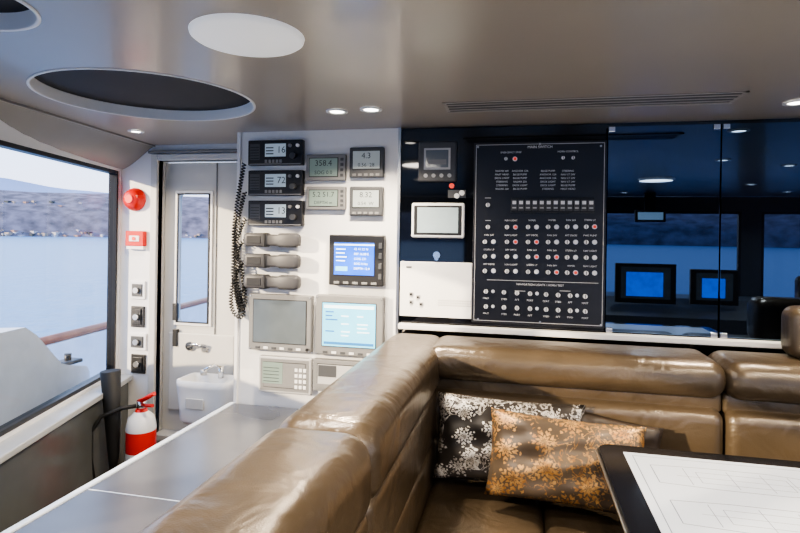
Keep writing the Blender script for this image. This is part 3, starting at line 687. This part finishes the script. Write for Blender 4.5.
def ring(name,R,h0,h1,m,seed,fine=180,base=-6):
    rnd=random.Random(seed); ph=[(k,rnd.uniform(0,6.28),1/k**.8) for k in (2,3,5,8,13,21,34,55)]
    b=MB(); vs=[];fs=[]
    for i in range(fine):
        a=2*math.pi*i/fine; s_=sum(A*math.sin(k*a+p) for k,p,A in ph)/1.6; h=h0+(h1-h0)*(.5+.5*max(-1,min(1,s_)))
        for (rr_,hh) in ((R,base),(R*1.04,h*.35),(R*1.12,h*.75+rnd.uniform(-.04,.04)*h),(R*1.2,h)):
            vs.append((rr_*math.cos(a),rr_*math.sin(a),hh))
    for i in range(fine):
        j=(i+1)%fine
        for k in range(3): fs.append((i*4+k,j*4+k,j*4+k+1,i*4+k+1))
    b.poly(vs,fs,m,'all'); return b.done(name)
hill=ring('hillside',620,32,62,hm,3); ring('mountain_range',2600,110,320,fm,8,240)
b=MB(); bm_=[mat('house_cream',(.34,.27,.22),.8),mat('house_pink',(.32,.19,.15),.8),mat('house_white',(.42,.40,.41),.8),mat('tree_canopy',(.05,.06,.06),.9)]
for i in range(900):
    a=math.radians(random.uniform(105,160)); t=random.random()**1.2; R=622+t*66; z=-5+t*34; s_=random.uniform(.8,2.6)
    b.box(R*math.cos(a)-s_,R*math.cos(a)+s_,R*math.sin(a)-s_,R*math.sin(a)+s_,z-3,z+random.uniform(1,3),random.choice(bm_))
b.done('shore_buildings',hill)
b=MB(); b.box(-3.6,-2.7,1.0,7,-.3,-.05,deckm); deck=b.done('side_deck')
b=MB(); b.poly([(-3.15,1.9,-.1),(-3.6,6.0,-.1),(-3.6,6.0,.77),(-3.15,1.9,.77),(-3.21,1.9,-.1),(-3.66,6.0,-.1),(-3.66,6.0,.77),(-3.21,1.9,.77)],[(0,1,2,3),(4,5,6,7),(3,2,6,7),(0,3,7,4),(1,2,6,5)],deckm)
b.tube([(-3.18,1.9,.80),(-3.63,6.0,.80)],.032,wood,12); b.done('bulwark_rail',deck)
# wing station housing just outside the window: flat top, raked front, low nose
b=MB(); prof=[(1.6,1.12),(2.38,1.09),(2.48,1.03),(2.72,.82),(2.80,.79),(3.02,.73),(3.05,.68)]
vs=[];fs=[]; k_=len(prof)
for Y,z in prof:
    xi=-2.6+.302*(3.1-Y)-.13; xo=xi-.42
    vs+=[(xi,Y,z),(xo,Y,z-.03),(xo,Y,-.05),(xi,Y,-.05)]
for i in range(k_-1):
    for q in range(4): fs.append((i*4+q,i*4+(q+1)%4,(i+1)*4+(q+1)%4,(i+1)*4+q))
fs+=[(0,1,2,3),tuple((k_-1)*4+q for q in (3,2,1,0))]
b.poly(vs,fs,deckm)
b.box(-2.80,-2.70,2.84,2.98,.765,.79,bezel2,.008); b.cyl((-2.75,2.91,.80),.02,.06,'Z',black)
b.done('deck_locker',deck)
# ---------------------------------------------------------------- world & lights
w=bpy.data.worlds.new('world'); bpy.context.scene.world=w; w.use_nodes=True; nt=w.node_tree; bg=nt.nodes['Background']
tc=N(nt,'ShaderNodeTexCoord'); sx=N(nt,'ShaderNodeSeparateXYZ'); r=N(nt,'ShaderNodeValToRGB'); e=r.color_ramp.elements
nt.links.new(tc.outputs['Generated'],sx.inputs[0]); nt.links.new(sx.outputs['Z'],r.inputs['Fac']); nt.links.new(r.outputs['Color'],bg.inputs['Color'])
e[0].position=0; e[0].color=(.80,.76,.86,1); e[1].position=.6; e[1].color=(.40,.58,.95,1); x=e.new(.15); x.color=(.70,.78,.98,1)
bg.inputs['Strength'].default_value=4.2
def portal(name,M,w_,h_):
    l=bpy.data.lights.new(name,'AREA'); l.shape='RECTANGLE'; l.size=w_; l.size_y=h_; l.cycles.is_portal=True
    o=link(bpy.data.objects.new(name,l)); o.matrix_world=M
def look(pos,d): return Matrix.Translation(pos)@Vector(d).to_track_quat('-Z','Y').to_matrix().to_4x4()
portal('window_light_port',look((-2.36,2.08,1.33),(.957,.289,0)),2.0,1.3)
portal('window_light_port',look((-2.08,-.55,1.38),(1,0,0)),3.2,1.15)
portal('window_light_front',look((1.0,FY-.08,1.39),(0,1,0)),5.8,1.15)
portal('window_light_starboard',look((RX+.08,-.1,1.4),(-1,0,0)),3.7,1.1)
s=bpy.data.lights.new('sun','SUN'); s.energy=16; s.angle=.02; s.color=(1,.74,.46)
so=link(bpy.data.objects.new('sun',s)); so.rotation_euler=Vector((2.3,2.0,-.8)).to_track_quat('-Z','Y').to_euler()
